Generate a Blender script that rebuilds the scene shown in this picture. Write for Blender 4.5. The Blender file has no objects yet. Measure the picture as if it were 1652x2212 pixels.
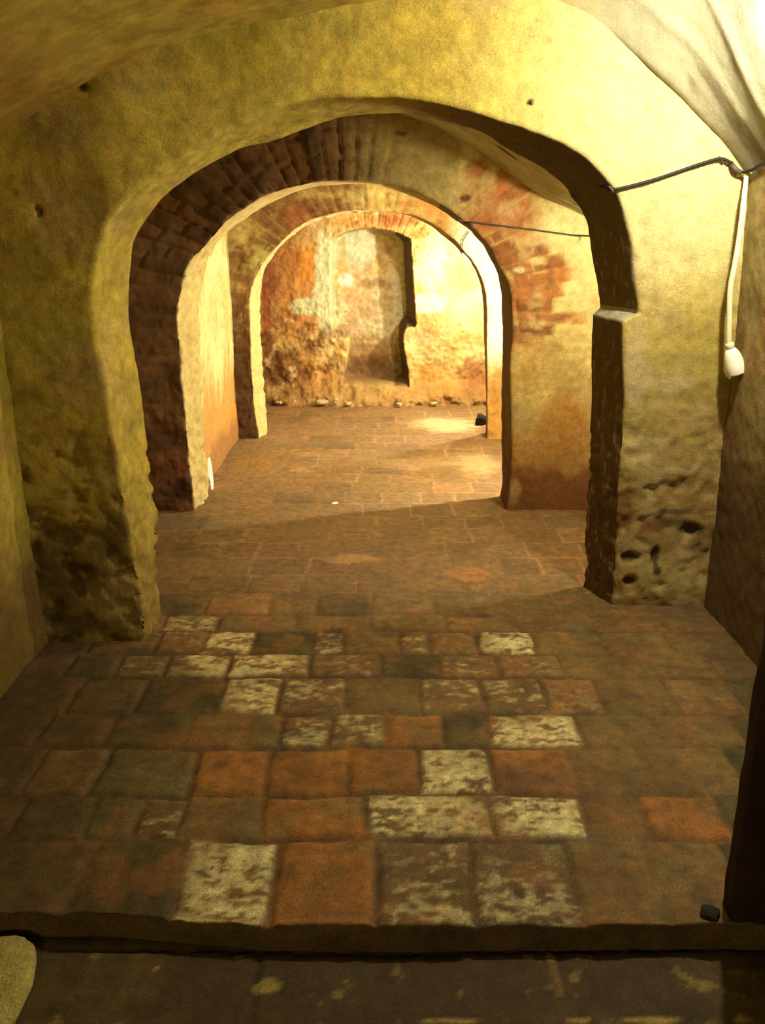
import bpy, math, random
import numpy as np
random.seed(7)
rng = np.random.default_rng(11)

# ------------------------------------------------------------------ camera, world, lamps, exposure
EYE, PITCH, FPX = 1.6, math.radians(18.0), 1900.0
scene = bpy.context.scene
C = scene.collection
cam_data = bpy.data.cameras.new('camera')
cam_data.sensor_fit = 'VERTICAL'; cam_data.sensor_height = 24.0
cam_data.lens = FPX / 2212.0 * 24.0
cam_data.clip_start = 0.02
cam = bpy.data.objects.new('camera', cam_data); C.objects.link(cam)
cam.location = (0, 0, EYE); cam.rotation_euler = (math.pi / 2 - PITCH, 0, 0)
scene.camera = cam
scene.view_settings.view_transform = 'Standard'
scene.view_settings.look = 'None'
scene.view_settings.gamma = 1.0
scene.view_settings.use_curve_mapping = False
scene.view_settings.exposure = 0.0
world = bpy.data.worlds.new('world'); scene.world = world
world.use_nodes = True
world.node_tree.nodes['Background'].inputs[0].default_value = (1.0, 0.8, 0.4, 1)
world.node_tree.nodes['Background'].inputs[1].default_value = 0.02

def lamp(name, loc, power, color, radius):
    d = bpy.data.lights.new(name, 'POINT'); d.energy = power; d.color = color; d.shadow_soft_size = radius
    o = bpy.data.objects.new(name, d); C.objects.link(o); o.location = loc
lamp('front_room_lamp', (1.20, 2.84, 2.12), 118, (1.0, 0.94, 0.78), 0.04)
lamp('second_bay_lamp', (1.20, 3.94, 1.60), 74, (1.0, 0.91, 0.70), 0.025)
lamp('third_bay_lamp', (1.20, 5.42, 1.27), 210, (1.0, 0.93, 0.76), 0.02)
lamp('last_bay_lamp', (1.12, 7.36, 1.42), 200, (1.0, 0.93, 0.78), 0.03)
lamp('camera_fill_light', (-0.4, -1.3, 1.3), 75, (1.0, 0.82, 0.46), 0.25)  # added fill light behind the camera, lifts the step and lower floor

# ------------------------------------------------------------------ projection helpers
def ray(px, py):
    u = (px - 826.0) / FPX; v = (1106.0 - py) / FPX
    c, s = math.cos(PITCH), math.sin(PITCH)
    return u, c + v * s, -s + v * c
def unproj(px, py, D):
    """point where the sight line of a pixel meets the upright surface y = D(x)"""
    dx, dy, dz = ray(px, py)
    y = D(0.0) if callable(D) else D
    for _ in range(12):
        t = y / dy
        if callable(D): y = D(t * dx)
    t = y / dy
    return t * dx, y, EYE + t * dz
def on_floor(px, py, z=0.0):
    dx, dy, dz = ray(px, py); t = (z - EYE) / dz
    return t * dx, t * dy
def lin(r, g, b):
    f = lambda c: (c / 255.0 / 12.92) if c / 255.0 <= 0.04045 else ((c / 255.0 + 0.055) / 1.055) ** 2.4
    return np.array([f(r), f(g), f(b)])
def sstep(a, b, x):
    t = np.clip((x - a) / (b - a), 0, 1); return t * t * (3 - 2 * t)

# ------------------------------------------------------------------ numpy noise
TAB = rng.random((64, 64, 64)).astype(np.float32)
def vnoise(x, y, z):
    x, y, z = np.broadcast_arrays(np.asarray(x, float), np.asarray(y, float), np.asarray(z, float))
    xi = np.floor(x).astype(int); yi = np.floor(y).astype(int); zi = np.floor(z).astype(int)
    fx, fy, fz = x - xi, y - yi, z - zi
    fx = fx * fx * (3 - 2 * fx); fy = fy * fy * (3 - 2 * fy); fz = fz * fz * (3 - 2 * fz)
    r = 0.0
    for a in (0, 1):
        for b in (0, 1):
            for c in (0, 1):
                w = (fx if a else 1 - fx) * (fy if b else 1 - fy) * (fz if c else 1 - fz)
                r = r + w * TAB[(xi + a) & 63, (yi + b) & 63, (zi + c) & 63]
    return r * 2 - 1
def fbm(x, y, z, f=1.0, octv=3, o=0.0):
    r = 0; a = 1.0; s = 0
    for k in range(octv):
        r = r + a * vnoise(x * f + 13.7 * k + o, y * f + 5.1 * k - o, z * f + 9.3 * k + 2 * o); s += a; a *= 0.55; f *= 2.1
    return r / s
def hsh(i, j, k=0):
    i = np.asarray(i).astype(int); j = np.asarray(j).astype(int)
    return TAB[(i * 7 + 3) & 63, (j * 11 + i * 3 + 5) & 63, (k * 17 + i + j * 5) & 63]

# ------------------------------------------------------------------ materials
def surf_mat(name, rough=0.92, grain=0.22, bump=0.35, scale=1.0, spec=0.25, attr=True, base=(0.5, 0.5, 0.5)):
    m = bpy.data.materials.new(name); m.use_nodes = True
    nt = m.node_tree; N = nt.nodes; L = nt.links
    b = N['Principled BSDF']; b.inputs['Roughness'].default_value = rough
    b.inputs['Specular IOR Level'].default_value = spec
    tc = N.new('ShaderNodeTexCoord')
    if attr:
        a = N.new('ShaderNodeAttribute'); a.attribute_name = 'Col'; src = a.outputs['Color']
    else:
        rgb = N.new('ShaderNodeRGB'); rgb.outputs[0].default_value = (*base, 1); src = rgb.outputs[0]
    n1 = N.new('ShaderNodeTexNoise'); n1.inputs['Scale'].default_value = 300 * scale; n1.inputs['Detail'].default_value = 2
    n2 = N.new('ShaderNodeTexNoise'); n2.inputs['Scale'].default_value = 22 * scale; n2.inputs['Detail'].default_value = 6; n2.inputs['Roughness'].default_value = 0.65
    for n in (n1, n2): L.new(tc.outputs['Object'], n.inputs['Vector'])
    mr = N.new('ShaderNodeMapRange'); mr.inputs[1].default_value = 0.3; mr.inputs[2].default_value = 0.7
    mr.inputs[3].default_value = 1 - grain * 1.5; mr.inputs[4].default_value = 1 + grain * 1.5
    L.new(n1.outputs['Fac'], mr.inputs[0])
    mr2 = N.new('ShaderNodeMapRange'); mr2.inputs[1].default_value = 0.3; mr2.inputs[2].default_value = 0.7
    mr2.inputs[3].default_value = 1 - grain; mr2.inputs[4].default_value = 1 + grain
    L.new(n2.outputs['Fac'], mr2.inputs[0])
    mu = N.new('ShaderNodeMath'); mu.operation = 'MULTIPLY'; L.new(mr.outputs[0], mu.inputs[0]); L.new(mr2.outputs[0], mu.inputs[1])
    # speckle of hue: fine sand grains
    mix = N.new('ShaderNodeVectorMath'); mix.operation = 'SCALE'
    L.new(src, mix.inputs[0]); L.new(mu.outputs[0], mix.inputs['Scale'])
    hm = N.new('ShaderNodeVectorMath'); hm.operation = 'MULTIPLY'
    cr = N.new('ShaderNodeValToRGB')
    cr.color_ramp.elements[0].position = 0.35; cr.color_ramp.elements[0].color = (1.09, 0.97, 0.95, 1)
    cr.color_ramp.elements[1].position = 0.65; cr.color_ramp.elements[1].color = (0.93, 1.02, 0.97, 1)
    n3 = N.new('ShaderNodeTexNoise'); n3.inputs['Scale'].default_value = 60 * scale; n3.inputs['Detail'].default_value = 3
    mp = N.new('ShaderNodeMapping'); mp.inputs['Location'].default_value = (3.1, 7.7, 1.9)
    L.new(tc.outputs['Object'], mp.inputs[0]); L.new(mp.outputs[0], n3.inputs['Vector'])
    L.new(n3.outputs['Fac'], cr.inputs[0]); L.new(mix.outputs[0], hm.inputs[0]); L.new(cr.outputs[0], hm.inputs[1])
    L.new(hm.outputs[0], b.inputs['Base Color'])
    ad = N.new('ShaderNodeMath'); ad.operation = 'MULTIPLY_ADD'; ad.inputs[1].default_value = 0.25
    L.new(n1.outputs['Fac'], ad.inputs[0]); L.new(n2.outputs['Fac'], ad.inputs[2])
    bp = N.new('ShaderNodeBump'); bp.inputs['Strength'].default_value = bump; bp.inputs['Distance'].default_value = 0.012
    L.new(ad.outputs[0], bp.inputs['Height']); L.new(bp.outputs[0], b.inputs['Normal'])
    return m
M_WALL = surf_mat('lime_plaster_and_brick', bump=0.45)
M_FLOOR = surf_mat('worn_brick_paving', rough=0.8, bump=0.55, grain=0.3, spec=0.3)
M_VAULT = surf_mat('limewashed_vault', bump=0.3, grain=0.12)
M_STONE = surf_mat('rubble_stone', attr=False, base=(0.42, 0.33, 0.17), bump=0.8)
M_STONE_PALE = surf_mat('pale_limestone', attr=False, base=(0.42, 0.35, 0.09), bump=1.0, grain=0.3)
M_DARK = surf_mat('sooty_lump', attr=False, base=(0.02, 0.015, 0.012), bump=0.5)
def plain(name, col, rough=0.5, spec=0.5):
    return surf_mat(name, rough=rough, spec=spec, grain=0.06, bump=0.05, attr=False, base=col)
M_BLACK = plain('black_rubber_cable', (0.010, 0.008, 0.005), 0.6, 0.2)
M_THIN = plain('grey_brown_wire', (0.055, 0.04, 0.025), 0.6, 0.2)
M_CORD = plain('cream_pvc_cord', (0.62, 0.56, 0.34), 0.5)
M_SOCK = plain('white_lamp_socket_plastic', (0.85, 0.80, 0.60), 0.4)
M_IRON = plain('rusty_iron', (0.06, 0.035, 0.02), 0.7)
M_PAPER = plain('white_card', (0.93, 0.92, 0.88), 0.6)

# ------------------------------------------------------------------ mesh helpers
def grid_obj(name, P, col, mat, kind='structure', flip=False, close_u=False):
    """P: (n, m, 3) lattice -> one mesh with a colour attribute"""
    n, m = P.shape[:2]
    verts = P.reshape(-1, 3)
    i, j = np.meshgrid(np.arange(n - 1), np.arange(m - 1), indexing='ij')
    a = (i * m + j).ravel(); b = a + 1; c = a + m + 1; d = a + m
    F = np.stack([a, d, c, b] if flip else [a, b, c, d], 1).astype(np.int32)
    me = bpy.data.meshes.new(name)
    me.vertices.add(len(verts)); me.vertices.foreach_set('co', verts.astype(np.float32).ravel())
    me.loops.add(F.size); me.loops.foreach_set('vertex_index', F.ravel())
    me.polygons.add(len(F)); me.polygons.foreach_set('loop_start', np.arange(0, F.size, 4, dtype=np.int32))
    me.polygons.foreach_set('loop_total', np.full(len(F), 4, dtype=np.int32))
    me.update(calc_edges=True); me.validate()
    me.polygons.foreach_set('use_smooth', np.ones(len(me.polygons), dtype=bool))
    if col is not None:
        at = me.attributes.new('Col', 'FLOAT_COLOR', 'POINT')
        at.data.foreach_set('color', np.concatenate([np.clip((0.76 if mat is M_FLOOR else 0.62) * col.reshape(-1, 3), 0.004, 0.95), np.ones((len(verts), 1))], 1).astype(np.float32).ravel())
    me.materials.append(mat)
    o = bpy.data.objects.new(name, me); C.objects.link(o)
    if kind: o['kind'] = kind
    return o
def mixc(col, c, a):
    return col * (1 - a[..., None]) + np.asarray(c) * a[..., None]
def blobs(col, x, z, D, lst, seed=0.0):
    """stains and patches: (px, py, rx_px, ry_px, colour, strength, raggedness), traced onto the wall face"""
    for k, (px, py, rx, ry, c, s, rag) in enumerate(lst):
        cx, yy, cz = unproj(px, py, D)
        ex, _, _ = unproj(px + rx, py, D); _, _, ez = unproj(px, py - ry, D)
        rx, rz = abs(ex - cx), abs(ez - cz)
        q = np.sqrt(((x - cx) / rx) ** 2 + ((z - cz) / rz) ** 2)
        f = 0.9 / max(0.03, min(rx, rz))
        q = q + rag * fbm(x + seed, z * 1.0, k * 3.3 + seed, f=f, octv=4)
        w = 0.25 * min(1.0, rag)
        col = mixc(col, c, s * sstep(1.1 + w, 0.85 - 1.4 * w, q + 0.12 * (rag > 0.6) * fbm(x, z, k * 1.1, 30, 3, seed)))
    return col
def plaster(x, y, z, c1, c2, c3, o=0.0):
    """blotchy old limewash: three hues mixed by large soft noise"""
    col = np.ones(x.shape + (3,)) * c1
    col = mixc(col, c2, sstep(-0.15, 0.35, fbm(x, y, z, 2.3, 4, o)))
    col = mixc(col, c3, 0.8 * sstep(0.05, 0.45, fbm(x, y, z, 3.7, 4, o + 31)))
    col = col * (1 + 0.30 * fbm(x, y, z, 14, 3, o + 7) + 0.28 * fbm(x, y, z, 5, 4, o + 17))[..., None]
    col = col * (1 + 0.30 * fbm(x, y, z, 40, 3, o + 3))[..., None]
    return col
OCH = lin(198, 172, 66); OLV = lin(168, 146, 42); ORA = lin(190, 140, 70); PAL = lin(228, 216, 160)
BRK = lin(150, 84, 34); BRK2 = lin(176, 104, 44); BRD = lin(96, 62, 30); DRT = lin(74, 52, 24); GRY = lin(190, 192, 150)

def brick(u, v, h=0.066, l=0.24, seed=0):
    """courses stacked along u, brick length along v -> (mortar 0..1, tint 0..1)"""
    r = np.floor(u / h); fu = u / h - r
    vv = v / l + 0.5 * (r % 2) + 0.3 * hsh(r, r * 0 + seed)
    c = np.floor(vv); fv = vv - c
    m = np.maximum(sstep(0.16, 0.04, np.minimum(fu, 1 - fu)), sstep(0.05, 0.015, np.minimum(fv, 1 - fv)))
    return m, hsh(r, c, seed)

# ------------------------------------------------------------------ arched cross walls
def resample(pts, n):
    pts = np.array(pts, float); k = len(pts)
    if k > 3:   # Catmull-Rom first, so that the traced points join in a smooth curve
        out = []
        for i in range(k - 1):
            p0 = pts[max(i - 1, 0)]; p1 = pts[i]; p2 = pts[i + 1]; p3 = pts[min(i + 2, k - 1)]
            for t in np.linspace(0, 1, 9)[:-1]:
                out.append(0.5 * ((2 * p1) + (-p0 + p2) * t + (2 * p0 - 5 * p1 + 4 * p2 - p3) * t * t + (-p0 + 3 * p1 - 3 * p2 + p3) * t ** 3))
        out.append(pts[-1]); pts = np.array(out)
    s = np.concatenate([[0], np.cumsum(np.linalg.norm(np.diff(pts, axis=0), axis=1))])
    q = np.linspace(0, s[-1], n)
    return np.stack([np.interp(q, s, pts[:, a]) for a in range(pts.shape[1])], 1)

def arch_wall(name, segF, segB, counts, DF, DB, xmin, xmax, ztop, painter, relief, amp=1.0, zc=1.0, rings=64, trc=8):
    """a thick wall pierced by an arch. segF / segB: matching stretches of the front and back edge of the opening, in pixels."""
    def line(segs, D):
        out = []
        for k, (s, n) in enumerate(zip(segs, counts)):
            w = [unproj(px, py, D) for px, py in s]
            if k == 0: w = [(w[0][0], D(w[0][0]), -0.06)] + w
            if k == len(segs) - 1: w = w + [(w[-1][0], D(w[-1][0]), -0.06)]
            r = resample(w, n + 1)
            out.append(r if k == len(segs) - 1 else r[:-1])
        return np.concatenate(out)
    F = line(segF, DF); B = line(segB, DB)
    n = len(F)
    xc = 0.5 * (F[0, 0] + F[-1, 0])
    def outer(P):
        O = P.copy()
        for i, p in enumerate(P):
            side = xmin if i < n / 2 else xmax
            if p[2] <= zc: O[i, 0] = side
            else:
                dx, dz = p[0] - xc, p[2] - zc
                t = min((xmax - xc) / dx if dx > 1e-6 else ((xmin - xc) / dx if dx < -1e-6 else 1e9), (ztop - zc) / max(dz, 1e-6))
                O[i, 0] = xc + dx * t; O[i, 2] = zc + dz * t
        return O
    OF, OB = outer(F), outer(B)
    u = np.concatenate([[0], np.cumsum(np.linalg.norm(np.diff(F, axis=0), axis=1))])
    cols, vs, reg = [], [], []
    tt = np.linspace(1, 0, rings) ** 1.35
    LF = np.linalg.norm(OF - F, axis=1)
    bev = 0.012
    outF = (OF - F) / LF[:, None]
    for t in tt[:-1]:
        P = F + (OF - F) * t; P = P + outF * bev * (1 - t)
        P[:, 1] = [DF(x) for x in P[:, 0]]
        cols.append(P); vs.append(LF * t + bev); reg.append(np.zeros(n))
    c = F + outF * bev * 0.3; c[:, 1] += bev * 0.3; cols.append(c); vs.append(np.zeros(n)); reg.append(np.zeros(n) + 0.5)
    for k, t in enumerate(np.linspace(0.05, 1, trc + 8)):
        P = F + (B - F) * t; cols.append(P); vs.append(-np.linalg.norm(P - F, axis=1)); reg.append(np.ones(n))
    LB = np.linalg.norm(OB - B, axis=1)
    for t in np.linspace(0.02, 1, 14):
        P = B + (OB - B) * t; P[:, 1] = [DB(x) for x in P[:, 0]]
        cols.append(P); vs.append(LB * t); reg.append(np.full(n, 2.0))
    P = np.stack(cols, 1); V = np.stack(vs, 1); R = np.stack(reg, 1); U = np.repeat(u[:, None], P.shape[1], 1)
    # relief: recess along the face normal (front) or outward (reveal)
    g = relief(U, V, R, P)
    out3 = np.repeat(outF[:, None, :], P.shape[1], 1)
    Q = P.copy()
    Q[..., 1] += np.where(R < 1, g, 0) - np.where(R == 2, g, 0)
    Q += out3 * np.where(R == 1, g, 0)[..., None]
    x, y, z = P[..., 0], P[..., 1], P[..., 2]
    for a, (f, am) in enumerate(((2.2, 0.012), (8, 0.0055), (26, 0.0028))):
        for ax in range(3): Q[..., ax] += amp * am * fbm(x, y, z, f, 2, 17 * ax + a * 5)
    col = painter(U, V, R, P)
    return grid_obj(name, Q, col, M_WALL)

# ---- first arch: the near end wall of the front room
def DF1(x): return 3.23 + 0.35 * min(1, max(0, (x + 0.95) / 1.95))
def DB1(x): return DF1(x) + 0.25
f1 = [
 [(312,1366),(307,1283),(290,1228),(279,1145),(263,1062),(254,1007),(235,897),(221,814),(208,731),(203,670),(201,636)],
 [(201,636),(208,572),(220,521),(237,479),(271,436),(310,398),(390,342),(470,293),(551,252),(636,223),(700,213),(800,208)],
 [(800,208),(860,210),(950,225),(1014,242),(1077,261),(1141,280),(1205,307),(1256,337),(1290,367),(1320,401),(1341,435),(1354,477),(1369,541),(1375,605),(1383,680)],
 [(1383,680),(1347,696)],
 [(1347,696),(1345,728),(1346,802),(1345,876),(1341,951),(1335,1025),(1330,1136),(1328,1210),(1322,1295)]]
b1 = [
 [(346,1290),(345,1200),(344,1112),(334,1062),(318,952),(299,814),(282,704),(278,632)],
 [(278,632),(282,566),(293,511),(312,478),(345,434),(379,401),(439,362),(511,326),(594,301),(649,282),(704,263),(759,252),(800,249)],
 [(800,249),(845,249),(891,254),(969,266),(1042,285),(1088,314),(1133,338),(1163,356),(1193,377),(1224,405),(1236,426),(1254,450),(1269,486),(1281,553),(1293,613),(1298,664)],
 [(1298,664),(1280,681)],
 [(1280,681),(1280,728),(1276,839),(1270,951),(1265,1062),(1260,1173),(1259,1247)]]
H_ = lambda c, k: np.asarray(c) * k
def paint1(U, V, R, P):
    x, y, z = P[..., 0], P[..., 1], P[..., 2]
    col = plaster(x, y, z, OCH, OLV, lin(186, 158, 84), 0)
    col = mixc(col, PAL, 0.55 * sstep(0.1, 0.9, x) * sstep(1.1, 1.6, z))        # paler towards the upper right
    col = mixc(col, lin(190, 165, 95), 0.6 * sstep(0.85, 1.1, x) * sstep(1.5, 1.0, z))
    # brown damp along the foot of both piers
    dm = sstep(0.75, 0.25, z + 0.22 * fbm(x, y, z, 5, 4, 3)) * (R < 2)
    col = mixc(col, lin(120, 92, 40), 0.6 * dm * (x < 0))
    col = mixc(col, lin(140, 100, 52), 0.55 * sstep(0.95, 0.3, z + 0.2 * fbm(x, y, z, 6, 4, 4)) * (x > 0))
    cl = sstep(1.15, 0.55, z) * (x < -0.7) * (R < 1)
    col = mixc(col, lin(92, 70, 30), 0.6 * cl * sstep(0.0, 0.35, fbm(x, y, z, 13, 4, 91)))
    col = mixc(col, lin(196, 168, 92), 0.7 * cl * sstep(0.1, 0.4, fbm(x, y, z, 18, 4, 97)))
    cr = sstep(1.3, 0.6, z) * (x > 0.8) * (R < 1)
    col = mixc(col, lin(216, 192, 130), 0.55 * cr * sstep(0.05, 0.4, fbm(x * 0.7, y, z * 1.6, 14, 4, 93)))
    col = mixc(col, lin(120, 84, 44), 0.6 * cr * sstep(0.1, 0.45, fbm(x * 0.7, y, z * 1.6, 11, 4, 83)))
    fr = [(150,1240,90,60,DRT,0.5,1.0),(150,1345,90,26,DRT,0.7,0.9),(110,1180,50,40,DRT,0.5,1.0),(225,1160,50,40,DRT,0.45,1.0),
          (265,1290,60,55,lin(190,165,90),0.85,0.9),(205,1280,30,25,lin(180,155,80),0.7,1.0),(60,560,60,90,lin(140,120,50),0.5,1.0),
          (90,700,90,90,lin(190,172,70),0.5,0.8),(90,458,5,14,DRT,0.9,0.3),(176,188,9,9,DRT,0.8,0.5),(38,415,4,10,DRT,0.7,0.4),(230,500,90,120,lin(150,120,50),0.35,1.0),
          (210,990,60,60,lin(186,150,60),0.5,1.0),(245,985,20,40,DRT,0.4,0.9),
          (1144,225,8,7,DRT,0.9,0.3),(1165,40,5,5,DRT,0.7,0.3),(1394,240,8,7,lin(150,130,90),0.7,0.4),(1190,85,6,10,lin(160,140,70),0.6,0.5),
          (1345,1110,22,60,lin(120,74,34),0.8,0.8),(1425,1240,90,50,lin(205,180,105),0.9,0.7),(1470,1160,55,40,lin(190,165,95),0.7,0.8),(1360,1180,30,60,lin(205,180,110),0.6,1.0),
          (1362,1205,24,11,DRT,0.9,0.5),(1360,1255,16,12,DRT,0.9,0.5),(1415,1205,10,24,DRT,0.85,0.5),(1420,1235,10,10,DRT,0.9,0.5),(1490,1145,26,13,DRT,0.8,0.6),(1430,1105,10,10,DRT,0.7,0.5),(1455,1130,45,8,DRT,0.7,0.7),
          (1470,1105,50,6,DRT,0.7,0.5),(1400,1145,26,16,lin(120,74,40),0.8,0.8),(1505,1175,20,22,DRT,0.6,0.8),
          (1400,1000,50,60,lin(214,190,130),0.5,1.1),(1370,800,26,120,lin(205,185,130),0.6,0.8),(1480,900,70,60,lin(190,160,90),0.5,1.0),(1440,830,60,20,lin(212,188,140),0.5,1.0)]
    fc = blobs(col.copy(), x, z, DF1, fr, 2.0)
    col = np.where((R < 1)[..., None], fc, col)
    # scratched streaks on the lower jambs, mortar-grey ledge of the right capital
    rv = (R == 1)
    st = sstep(0.15, 0.5, fbm(x * 12, y * 6, z * 1.4, 6, 3, 9)) * rv * (z < 1.35)
    col = mixc(col, lin(196, 170, 110), 0.45 * st)
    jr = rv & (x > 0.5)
    col = mixc(col, lin(92, 62, 36), 0.8 * rv * sstep(-0.05, 0.35, x + 0.1 * fbm(x, y, z, 5, 3, 2)))  # brown masonry tone, deepened to paint the shade of the right intrados
    col = mixc(col, lin(190, 160, 130), 0.7 * jr * sstep(0.25, 0.5, fbm(x * 2, y * 8, z * 1.2, 16, 3, 29)) * (z < 1.6))
    lg = jr & (np.abs(U - U_LEDGE[0]) < 0.045)
    col = mixc(col, lin(205, 196, 160), 0.7 * lg)
    return col
U_LEDGE = [0.0]
def relief1(U, V, R, P):
    x, y, z = P[..., 0], P[..., 1], P[..., 2]
    U_LEDGE[0] = 0.5 * (U[150 + 185 + 190, 0] + U[150 + 185 + 190 + 10, 0])
    g = 0.012 * sstep(0.25, 0.55, fbm(x, y, z, 9, 3, 8)) * sstep(0.75, 0.45, z) + 0.012 * sstep(0.0, 0.35, fbm(x, y, z, 13, 4, 91)) * sstep(1.1, 0.55, z)
    for px, py, rx, ry in ((1362,1205,24,11),(1360,1255,16,12),(1415,1205,10,24),(1490,1145,26,13),(90,458,5,14),(176,188,8,8),(1144,225,8,7)):
        cx, _, cz = unproj(px, py, DF1); ex = unproj(px + rx, py, DF1)[0]; ez = unproj(px, py - ry, DF1)[2]
        g = g + 0.02 * sstep(1.2, 0.6, np.sqrt(((x - cx) / (ex - cx)) ** 2 + ((z - cz) / (ez - cz)) ** 2)) * (R < 1)
    return g
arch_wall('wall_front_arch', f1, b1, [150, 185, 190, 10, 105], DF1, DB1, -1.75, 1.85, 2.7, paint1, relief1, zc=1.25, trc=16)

# ---- second arch
D2 = lambda x: 4.95
D2b = lambda x: 5.24
f2 = [
 [(424,1112),(417,1062),(409,980),(401,897),(392,814),(384,731),(381,676),(384,638)],
 [(384,638),(392,599),(406,566),(439,533),(478,489),(522,456),(566,428),(621,409),(676,395),(732,390),(800,391)],
 [(800,391),(839,396),(885,409),(927,429),(969,455),(997,477),(1024,498),(1048,526),(1066,553),(1083,580),(1098,610),(1106,644)],
 [(1106,644),(1106,700),(1104,765),(1102,877),(1104,988),(1100,1062),(1093,1099)]]
b2 = [
 [(452,1068),(450,1000),(445,952),(436,842),(431,731),(428,676),(432,630)],
 [(432,630),(440,590),(455,545),(485,505),(524,476),(577,443),(649,412),(731,400),(800,399)],
 [(800,399),(830,405),(876,421),(921,441),(951,456),(982,477),(1012,498),(1036,523),(1051,546),(1066,571),(1078,600),(1085,640)],
 [(1085,640),(1085,674),(1085,765),(1083,877),(1083,988),(1085,1043),(1081,1073)]]
n2 = [110, 110, 110, 100]
def paint2(U, V, R, P):
    x, y, z = P[..., 0], P[..., 1], P[..., 2]
    col = plaster(x, y, z, lin(206, 186, 118), lin(190, 165, 92), lin(186, 150, 80), 5)
    col = mixc(col, PAL, 0.6 * sstep(0.75, 1.1, x) * sstep(0.9, 1.3, z))
    # bare brown masonry on the left pier and haunch
    lf = sstep(0.12, -0.25, x + 0.18 * fbm(x, y, z, 4, 3, 2)) * (R < 0.9)
    mo, ti = brick(U, V + 0.03 * fbm(x, y, z, 7, 2, 1), 0.07, 0.3, 1)
    bc = lin(118, 82, 44) * (0.6 + 0.8 * ti)[..., None] * (1 + 0.35 * fbm(x, y, z, 12, 3, 6))[..., None]
    bc = mixc(bc, lin(128, 98, 54), 0.35 * mo)
    bc = mixc(bc, lin(92, 64, 36), 0.7 * sstep(-0.3, 0.3, fbm(x, y, z, 5, 4, 61)) * sstep(1.75, 1.4, z))
    col = col * (1 - lf[..., None]) + bc * lf[..., None]
    col = mixc(col, lin(150, 126, 66), 0.55 * sstep(-0.45, 0.0, x) * sstep(1.72, 1.95, z) * (R < 0.9) * (x < 0.4))
    # exposed orange arch bricks at the right haunch
    xr = sstep(0.30, 0.55, x) * sstep(1.95, 1.7, z - 0.25 * (x - 0.6)) * sstep(0.86, 1.06, z + 0.06 * fbm(x, y, z, 6, 2, 5))
    edge = 0.30 + 0.26 * (hsh(np.floor(U / 0.062), np.floor(U / 0.062) * 0, 5) - 0.5) + 0.14 * fbm(x, y, z, 5, 3, 4)
    ex = xr * sstep(edge + 0.03, edge - 0.03, V) * (R < 0.9)
    mo, ti = brick(U, V + 0.05, 0.062, 0.22, 3)
    bc = lin(172, 114, 64) * (0.65 + 0.55 * ti)[..., None] * (1 + 0.3 * fbm(x, y, z, 18, 3, 6))[..., None]
    bc = mixc(bc, lin(206, 172, 106), 0.8 * mo * sstep(-0.3, 0.4, fbm(x, y, z, 9, 2, 44)))
    bc = mixc(bc, lin(124, 72, 44), 0.6 * sstep(0.0, 0.4, fbm(x, y, z, 12, 4, 144)))
    pt = sstep(0.0, 0.4, fbm(x, y, z, 9, 4, 77))
    bc = mixc(bc, lin(220, 196, 130), 0.55 * pt)
    col = col * (1 - ex[..., None]) + bc * ex[..., None]
    # orange damp at the foot
    dm = sstep(0.95, 0.3, z + 0.4 * fbm(x, y, z, 6, 4, 12))
    col = mixc(col, lin(170, 112, 44), 0.75 * dm * (x > 0))
    col = mixc(col, lin(120, 70, 40), 0.8 * sstep(0.33, 0.18, z + 0.14 * fbm(x, y, z, 9, 3, 14)) * (x > 0))
    fr = [(1002,432,13,9,lin(110,50,20),0.9,0.3),(1025,370,22,26,BRK2,0.8,0.9),(1085,395,18,40,BRK2,0.7,0.9),(1105,480,70,26,lin(170,96,56),0.55,1.0),(870,288,18,6,lin(90,70,40),0.8,0.8),
          (1122,580,14,8,lin(225,210,160),0.9,0.4),(1165,560,20,9,lin(225,205,140),0.8,0.6),(1200,500,50,30,PAL,0.6,1.0),(1070,300,60,18,lin(200,190,130),0.6,1.0),
          (380,1000,30,35,lin(150,90,50),0.6,1.0),(395,1060,25,25,lin(60,34,26),0.6,0.8),(1110,1060,14,22,lin(190,165,100),0.8,1.0),(1190,920,60,60,lin(180,124,48),0.6,1.1)]
    fc = blobs(col.copy(), x, z, D2, fr, 5.0)
    col = np.where((R < 1)[..., None], fc, col)
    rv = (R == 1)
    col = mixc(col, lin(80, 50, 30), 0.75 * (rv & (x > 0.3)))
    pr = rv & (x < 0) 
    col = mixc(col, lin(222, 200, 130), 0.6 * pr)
    return col
def relief2(U, V, R, P):
    x, y, z = P[..., 0], P[..., 1], P[..., 2]
    fr = (R < 0.9)
    lf = sstep(0.12, -0.25, x) * fr
    mo, ti = brick(U, V + 0.03 * fbm(x, y, z, 7, 2, 1), 0.07, 0.3, 1)
    g = lf * ((0.014 * mo + 0.03 * (ti - 0.5)) * sstep(1.2, 1.5, z) + 0.004 * mo + 0.035 * fbm(x, y, z, 9, 3, 9) + 0.012 * fbm(x, y, z, 28, 2, 19))
    xr = sstep(0.30, 0.5, x) * sstep(0.9, 1.0, z) * sstep(0.36, 0.3, V) * fr
    mo, ti = brick(U, V + 0.05, 0.062, 0.22, 3)
    g = g + xr * (0.006 * mo + 0.006 * (ti - 0.5))
    # ragged left edge of the reveal
    g = g + (R >= 0.4) * (R < 1.5) * (x < 0) * 0.02 * fbm(U * 1.0, V, z * 0, 22, 2, 3) * (z < 1.5)
    return g
arch_wall('wall_second_arch', f2, b2, n2, D2, D2b, -1.7, 1.8, 2.6, paint2, relief2, amp=1.0, zc=1.15)

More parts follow.
